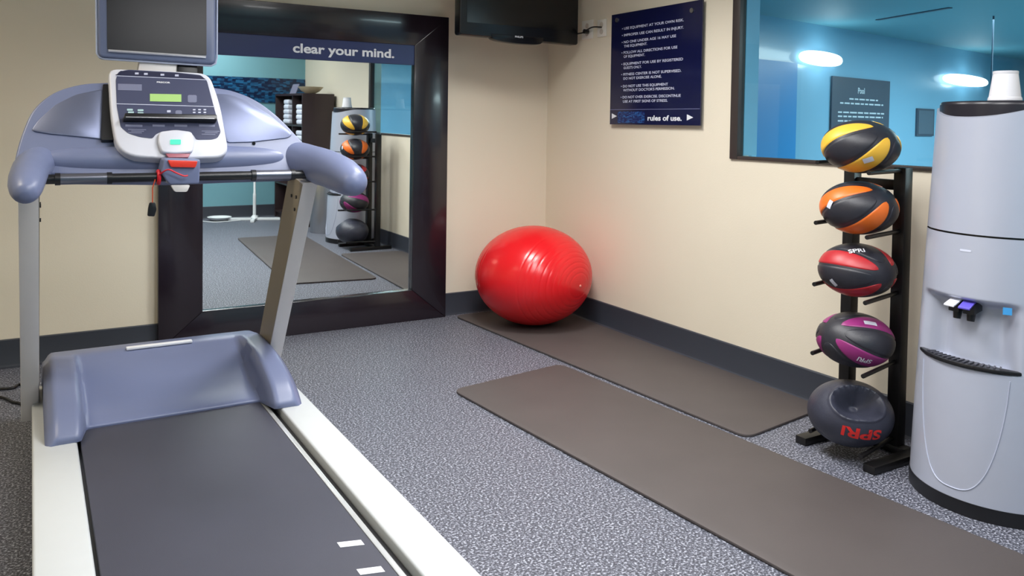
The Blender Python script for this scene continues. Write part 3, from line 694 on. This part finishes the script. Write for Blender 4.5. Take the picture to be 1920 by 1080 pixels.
# swelling under the inserts
fc = on_w(318, 300, -.026); wu = Vector((0, math.sin(tl), math.cos(tl)))
bm, V = bm_grid(lambda u, v: fc + Vector((1, 0, 0)) * (.375 * math.cos(math.pi * v)) + (wu * .05 * math.sin(2 * math.pi * u) + wn * .05 * math.cos(2 * math.pi * u)) * (max(0, math.sin(math.pi * v)) ** .42 + .002), 24, 41, True)
obj('lower_fairing', fin(bm, angle=60), M_TREAD, T)
obj('wing_screw', bm_tube([on_w(476, 269, -.003), on_w(476, 269, .004)], .006, 10), M_BLACKP, wing)
# end caps
def cap(path, rad):
    P = spline(path, 6); n = len(P); rr = []
    for i in range(n):
        q = i / (n - 1) * (len(rad) - 1); k = min(int(q), len(rad) - 2); rr.append(rad[k] + (rad[k + 1] - rad[k]) * (q - k))
    return bm_tube(P, rr, 24)
obj('end_cap', fin(cap([(.79, 2.99, 1.07), (.845, 2.85, 1.045), (.862, 2.72, 1.035), (.872, 2.6, 1.02), (.876, 2.5, 1.003), (.877, 2.465, .997)], [.058, .064, .065, .063, .061, .058, .05, .037, .01]), angle=70), M_TREAD, T)
obj('end_cap', fin(cap([(.045, 2.99, 1.07), (.005, 2.87, 1.045), (-.006, 2.76, 1.03), (-.012, 2.66, 1.01), (-.014, 2.60, .992), (-.015, 2.575, .983)], [.05, .052, .05, .048, .047, .044, .038, .028, .01]), angle=70), M_TREAD, T)
# handlebar
HY, HZ = 2.79, 1.013
bar = obj('handlebar', bm_tube([(.02, HY, HZ), (.83, HY, HZ)], .0145, 18), M_BLACKP, T)
for a, b_, m in ((108, 205, M_STEEL), (475, 548, M_STEEL)):
    xa, xb = on_y(a, 333, HY).x, on_y(b_, 333, HY).x
    obj('pulse_grip', bm_tube([(xa, HY, HZ), (xa + .002, HY, HZ), (xb - .002, HY, HZ), (xb, HY, HZ)], [.0145, .0168, .0168, .0145], 18), mat('pulse_grip_metal', (120, 122, 134), .3, .8, var=.04), bar)
    for xe in (xa, xb): obj('grip_collar', bm_tube([(xe - .007, HY, HZ), (xe + .007, HY, HZ)], .0185, 18), M_BLACKP, bar)
# centre pod with the emergency stop
pod = obj('centre_pod', bm_prism(round_poly([on_y(*q, 2.76) for q in [(308, 297), (376, 299), (374, 345), (318, 347), (302, 325)]], .008, 4), (0, .09, 0), .006, 3), M_TREAD, T)
obj('stop_button', bm_prism(round_poly([on_y(*q, 2.7595) for q in [(314, 300), (370, 302), (366, 314), (320, 313)]], .004, 3), (0, -.008, 0), .003, 2), mat('stop_red', (232, 62, 44), .35), pod)
obj('key_slot', bm_prism(round_poly([on_y(*q, 2.762) for q in [(320, 347), (357, 347), (351, 360), (328, 360)]], .006, 4), (0, .02, 0), .002), M_POST, pod)
# console
ct = math.radians(28); cn = Vector((0, -math.cos(ct), math.sin(ct))); cp = Vector((.42, 2.865, 1.13))
def on_c(x, y, off=0): return at_plane(x, y, cp + cn * off, cn)
con = obj('console_bezel', bm_prism(round_poly([on_c(*q) for q in [(203, 128), (300, 131), (392, 137), (412, 190), (431, 294), (330, 298), (222, 292), (208, 220)]], [.03, .2, .035, .2, .05, .2, .07, .2], 7), -cn * .05, .008, 4), M_BEZEL, T)
obj('console_shroud', bm_prism(round_poly([on_c(*q, -.03) for q in [(193, 158), (214, 158), (218, 262), (190, 262)]], .004, 3), -cn * .03), M_BLACKP, con)
notch = [(217, 150), (222, 135), (240, 131), (330, 136), (376, 141), (388, 152), (402, 205), (414, 248), (408, 259), (396, 262), (368, 262), (362, 252), (350, 248), (303, 247), (292, 252), (286, 260), (262, 257), (240, 250), (226, 238), (219, 200)]
panel = obj('console_overlay', bm_prism(round_poly([on_c(*q, .0003) for q in notch], .007, 3), cn * .0012), M_PANEL, con)
def cquad(x0, y0, x1, y1, sl, o0, th, m, nm, par, rad=0):
    P = [(x0, y0), (x1, y0 + sl * (x1 - x0)), (x1, y1 + sl * (x1 - x0)), (x0, y1)]
    pts = [on_c(*q, o0) for q in P]
    if rad: pts = round_poly(pts, rad, 4)
    return obj(nm, bm_prism(pts, cn * th), m, par)
obj('overlay_header', bm_prism([on_c(*q, .0016) for q in [(218, 141), (226, 133), (242, 132.5), (330, 137), (374, 142), (386, 148.5), (216, 140.5)]], cn * .0005), M_PANELD, panel)
M_CLINE = mat('console_print', (196, 200, 222), .4, var=.01)
cquad(216, 141.5, 389, 142.6, .045, .0016, .0006, M_CLINE, 'print_line', panel)
cquad(218, 194, 403, 195.2, .03, .0016, .0006, M_CLINE, 'print_line', panel)
cquad(281, 176, 340, 190, .02, .0016, .001, mat('lcd_green', (150, 186, 112), .3, emit=(150, 186, 112), estr=.35), 'lcd_display', panel)
cquad(221, 157, 266, 169, .03, .0016, .0006, mat('overlay_grey', (120, 124, 150), .3), 'chart_print', panel)
cquad(352, 178, 369, 192, .02, .0016, .0005, mat('overlay_grey', (120, 124, 150)), 'dial_print', panel, .006)
ux = (on_c(340, 155) - on_c(290, 153)); ux.normalize(); uy = cn.cross(ux)
flat_text('lettering', 'PRECOR', on_c(294, 155.5, .002), ux, uy, (on_c(319, 155) - on_c(294, 155)).length, .0055, M_WHITE, panel, bold=.03)
btns = [(243, 206), (263, 207), (245, 211), (263, 212.5)]
for x, y in btns: cquad(x - 5, y - 1.8, x + 6, y + 1.8, 0, .0016, .0012, mat('button_aqua', (170, 200, 204), .4), 'key', panel, .002)
for x in (364, 374, 384):
    for y in (206, 211, 216): cquad(x - 2.5, y - 1.2, x + 2.5, y + 1.2, 0, .0016, .0012, M_CLINE, 'key', panel, .001)
for y in (209, 216): cquad(313, y - 2, 320, y + 2, 0, .0016, .0012, M_CLINE, 'key', panel, .001)
cquad(329, 207, 341, 217, 0, .0016, .0008, mat('overlay_grey', (120, 124, 150)), 'dial_print', panel, .006)
for x0, x1 in ((235, 267), (286, 309), (327, 351), (373, 403)): cquad(x0, 233.5, x1, 237.5, .02, .0016, .0008, mat('overlay_grey', (120, 124, 150)), 'label_print', panel)
for x, y, w_ in ((240, 243, 34), (378, 246, 34)):
    for k in range(3): cquad(x + 6 * (k % 2), y + k * 3 - 1, x + w_ - 4 * k, y + k * 3 + .4, .02, .0016, .0005, mat('overlay_grey', (120, 124, 150)), 'small_print', panel)
for x in (257, 274, 305, 332): cquad(x - 4, 136 + (x - 257) * .05, x + 3, 139.5 + (x - 257) * .05, 0, .0022, .0005, M_CLINE, 'icon_print', panel)
ledge = obj('reading_ledge', bm_prism(round_poly([on_c(*q, .001) for q in [(233, 219), (404, 222), (405, 231), (230, 229)]], .004, 4), cn * .028, .003, 2), M_BLACKP, con)
a, b_ = on_c(236, 219.5, .03), on_c(402, 222.5, .03)
obj('ledge_trim', bm_tube([a, b_], .0018, 8), M_STEEL, ledge)
spod = obj('start_pod', bm_prism(round_poly([on_c(*q, 0) for q in [(297, 251), (328, 247), (359, 251), (364, 272), (360, 290), (328, 292), (302, 290), (295, 270)]], .012, 5), cn * .018, .006, 3), M_BEZEL, con)
cquad(319, 262, 339, 271, 0, .0181, .002, mat('start_green', (60, 200, 150), .3, emit=(60, 210, 160), estr=.8), 'start_button', spod, .003)
obj('stop_flap', bm_prism([on_c(*q, .004) for q in [(310, 290.5), (356, 290.5), (352, 297.5), (316, 297.5)]], cn * .01, .001), mat('stop_pink', (170, 96, 110), .4), spod)
# console television
vt = math.radians(8); vn = Vector((0, -math.cos(vt), math.sin(vt))); vpn = Vector((.37, 3.02, 1.4))
def on_v(x, y, off=0): return at_plane(x, y, vpn + vn * off, vn)
tv = obj('entertainment_screen', bm_prism(round_poly([on_v(*q) for q in [(182, -46), (405, -36), (405, 121), (184, 107)]], .02, 5), -vn * .05, .008, 3), mat('screen_housing', (96, 106, 136), .35, var=.02), T)
obj('screen_edge_trim', bm_tube([on_v(*q, -.012) for q in [(180, -40), (181.5, 100), (186, 107), (196, 110.5), (396, 123.5), (404, 119), (406.5, 108), (407, -32)]], .0035, 8), mat('pale_edge', (176, 184, 208), .3), tv)
obj('screen_glass', bm_prism(round_poly([on_v(*q, .0004) for q in [(200, -36), (387, -28), (387, 104), (201, 93)]], .004, 3), vn * .002), mat('screen_dark', (16, 17, 23), .28, var=.03, spec=.3), tv)
obj('screen_lip', bm_tube([on_v(203, 95, .004), on_v(386, 107, .004)], .0045, 8), mat('lip_silver', (226, 228, 236), .15, .6), tv)
obj('screen_neck', bm_prism([on_v(262, 112, -.02), on_v(332, 116, -.02), on_v(330, 140, -.02), on_v(258, 136, -.02)], (0, .04, 0), .004), M_POST, T)
obj('screen_cable', bm_prism([on_v(333, 114, -.025), on_v(371, 116, -.025), on_v(370, 160, -.025), on_v(333, 160, -.025)], (0, .02, 0), .003), M_BLACKP, T)
# lanyard
ck = on_y(297, 329, HY); 
ring = bmesh.new()
def tor(u, v): a = 2 * math.pi * u; b2 = 2 * math.pi * v; return Vector((ck.x + .006 * math.sin(b2), HY + (.0195 + .006 * math.cos(b2)) * math.cos(a), HZ + (.0195 + .006 * math.cos(b2)) * math.sin(a)))
bm, V = bm_grid(tor, 28, 13, True)
ty = thing('safety_lanyard', (ck.x, HY, HZ - .12), 'red safety lanyard with a black clip looped round the treadmill handlebar', 'lanyard')
M_LRED = mat('lanyard_red', (206, 24, 44), .4)
obj('loop', bm, M_LRED, ty)
fr = HY - .024
obj('cord', bm_tube(spline([(ck.x, fr, HZ + .01), on_y(315, 318, 2.742), on_y(330, 324, 2.742), on_y(345, 330, 2.742), on_y(352, 329, 2.744)], 5), .0026, 8), M_LRED, ty)
obj('cord', bm_tube([(ck.x - .012, fr, HZ - .005), on_y(286, 352, fr), on_y(286, 380, fr)], .0018, 6), mat('cord_orange', (190, 70, 30), .5), ty)
cl = on_y(286, 393, fr)
obj('clip', bm_prism(round_poly([cl + Vector((x, 0, z)) for x, z in ((-.008, .022), (.008, .022), (.012, .0), (.006, -.022), (-.014, -.02), (-.012, .005))], .004, 3), (0, .012, 0), .002), M_BLACKP, ty)
# power cords on the floor
def floor_cord(px, r_, tail, label):
    o = obj('power_cord', bm_tube(spline([on_z(x, y, r_ + .0005) for x, y in px] + [Vector(q) for q in tail], 8), r_, 8), M_BLACKP); o['label'] = label; o['category'] = 'cord'
floor_cord([(-150, 740), (-60, 727), (0, 729), (25, 727), (45, 722)], .006, [(.10, 3.86, .0065), (.16, 3.78, .02)], 'black power cord on the floor behind the treadmill')
floor_cord([(-150, 745), (-60, 735), (0, 744), (25, 754), (46, 760)], .0055, [(.06, 3.62, .006), (.12, 3.60, .02)], 'thin black cord curling on the floor beside the treadmill upright')

# ================================================================== SEEN IN THE MIRROR: the end of the room behind
tb = obj('mosaic_panel', bm_box(.4, WX - .002, FY + .001, FY + .012, 1.34, 1.63), mosaic_mat('blue_mosaic', (14, 30, 62), (36, 104, 150), 40)); tb['label'] = 'long dark blue mosaic panel on the teal wall'; tb['category'] = 'wall panel'
M_WENGE = mat('dark_wenge', (52, 38, 40), .4, var=.2, scale=6, stretch=(1, 1, .15))
SX0, SX1, SY0, SY1, SZ = 2.55, WX - .03, -.66, .40, 1.44
t = thing('towel_shelf', (2.73, -.13, 0), 'dark brown cubby shelf unit holding white towels', 'shelf')
for y0_, y1_ in ((SY0, SY0 + .022), (SY1 - .022, SY1)): obj('side_panel', bm_box(SX0, SX1, y0_, y1_, .0005, SZ, .002), M_WENGE, t)
obj('back_panel', bm_box(SX1 - .01, SX1, SY0 + .022, SY1 - .022, .02, SZ - .022), M_WENGE, t)
obj('top_panel', bm_box(SX0 - .005, SX1, SY0 + .0225, SY1 - .0225, SZ - .022, SZ), M_WENGE, t)
DIV = .015
obj('divider', bm_box(SX0 + .004, SX1 - .01, DIV - .01, DIV + .01, .08, SZ - .022), M_WENGE, t)
SHZ = [.06, .40, .74, 1.08]
for z in SHZ:
    obj('shelf_board', bm_box(SX0 + .003, SX1 - .01, SY0 + .022, DIV - .01, z, z + .02), M_WENGE, t)
    obj('shelf_board', bm_box(SX0 + .003, SX1 - .01, DIV + .01, SY1 - .022, z, z + .02), M_WENGE, t)
obj('plinth', bm_box(SX0 + .02, SX1 - .02, SY0 + .022, SY1 - .022, .0005, .06), M_WENGE, t)
M_TOWEL = mat('white_terry', (222, 226, 240), .95, var=.06, scale=60, bump=.5, bscale=260)
def towel_mesh():
    b = bm_box(-.13, .13, -.11, .11, 0, .05, .018, 4)
    for v in b.verts: v.co.z += .004 * math.sin(v.co.x * 40) * (v.co.z / .05); v.co.x += .006 * math.sin(v.co.y * 37)
    return fin(b)
TM = towel_mesh(); TM.materials.append(M_TOWEL)
def towel(x, y, z, label, grp):
    o = bpy.data.objects.new('folded_towel', TM); C.objects.link(o); o.location = (x, y, z); o.rotation_euler = (0, 0, random.uniform(-.06, .06))
    o['label'] = label; o['category'] = 'towel'; o['group'] = grp
for (y, z, n, l) in ((-.30, 1.1005, 5, 'folded white towel in the upper cubby nearer the teal wall'), (.20, 1.1005, 4, 'folded white towel in the upper cubby nearer the trash can'), (.20, .7605, 5, 'folded white towel in the second cubby down, nearer the trash can'), (-.30, .7605, 4, 'folded white towel in the second cubby down, nearer the teal wall')):
    for k in range(n): towel(2.70, y, z + k * .0555, ('bottom ' if k == 0 else 'topmost ' if k == n - 1 else ('second ', 'third ', 'fourth ')[k - 1] + 'from bottom ') + l, 'folded towels in the cubby shelf')
t = thing('bowl', (2.70, .2, SZ + .0005), 'cream bowl on top of the dark towel shelf', 'bowl')
obj('bowl_wall', bm_lathe([(.05, 0), (.055, .004), (.10, .03), (.135, .07), (.14, .075), (.13, .074), (.095, .036), (.05, .012), (.001, .01)], (2.70, .2, SZ + .0005), 36), mat('cream_ceramic', (232, 216, 184), .35), t)
o = obj('info_card', bm_prism([(2.60, -.26, SZ + .0005), (2.60, -.02, SZ + .0005), (2.64, -.02, SZ + .11), (2.64, -.26, SZ + .11)], (.006, 0, 0)), mat('grey_card', (120, 118, 140), .5)); o['label'] = 'small grey card standing on the dark towel shelf'; o['category'] = 'card'
# bin
t = thing('trash_can', (2.68, .80, 0), 'round steel trash can with a domed lid between shelf and dispenser', 'trash can')
obj('can_body', bm_lathe([(.15, .0005), (.155, .01), (.155, .70), (.15, .71)], (2.68, .80, 0), 40), M_STEEL, t)
obj('dome_lid', bm_lathe([(.157, .705), (.157, .73), (.15, .77), (.12, .82), (.07, .85), (.001, .86)], (2.68, .80, 0), 40), M_STEEL, t)
obj('lid_flap', bm_box(2.526, 2.56, .75, .85, .735, .79, .006), M_BLACKP, t)
# white stand
t = thing('floor_stand', (2.25, -.38, 0), 'white pole stand with low crossed feet by the teal wall', 'stand')
M_WST = mat('white_enamel', (236, 240, 242), .35, var=.02)
sc_ = Vector((2.25, -.38, 0))
obj('pole', bm_tube([sc_ + Vector((0, 0, .03)), sc_ + Vector((0, 0, .28)), sc_ + Vector((0, 0, .30)), sc_ + Vector((0, 0, .31)), sc_ + Vector((0, 0, .92))], [.018, .018, .018, .013, .013], 16), M_WST, t)
obj('hub', bm_lathe([(.04, .012), (.042, .03), (.03, .05), (.02, .06)], sc_, 24), M_WST, t)
for a, ln in ((20, .28), (110, .22), (200, .28), (290, .22)):
    dv = Vector((math.cos(D(a)), math.sin(D(a)), 0)); sd = Vector((-dv.y, dv.x, 0)) * .02
    p0, p1 = sc_ + Vector((0, 0, .0005)), sc_ + dv * ln + Vector((0, 0, .0005))
    obj('leg', bm_prism([p0 - sd, p1 - sd, p1 + sd, p0 + sd], (0, 0, .03), .006, 2), M_WST, t)
o = obj('white_dish', bm_lathe([(.06, .0005), (.10, .012), (.13, .04), (.125, .04), (.095, .018), (.001, .008)], (1.90, -.52, 0), 32), M_WST); o['label'] = 'white shallow dish on the floor by the teal wall'; o['category'] = 'dish'
o = obj('white_cable', bm_tube(spline([(1.55, -.66, .006), (1.66, -.55, .006), (1.80, -.35, .006), (1.95, -.36, .006), (2.10, -.40, .006)], 6), .005, 8), M_WST); o['label'] = 'white cable lying on the floor beside the pole stand'; o['category'] = 'cable'
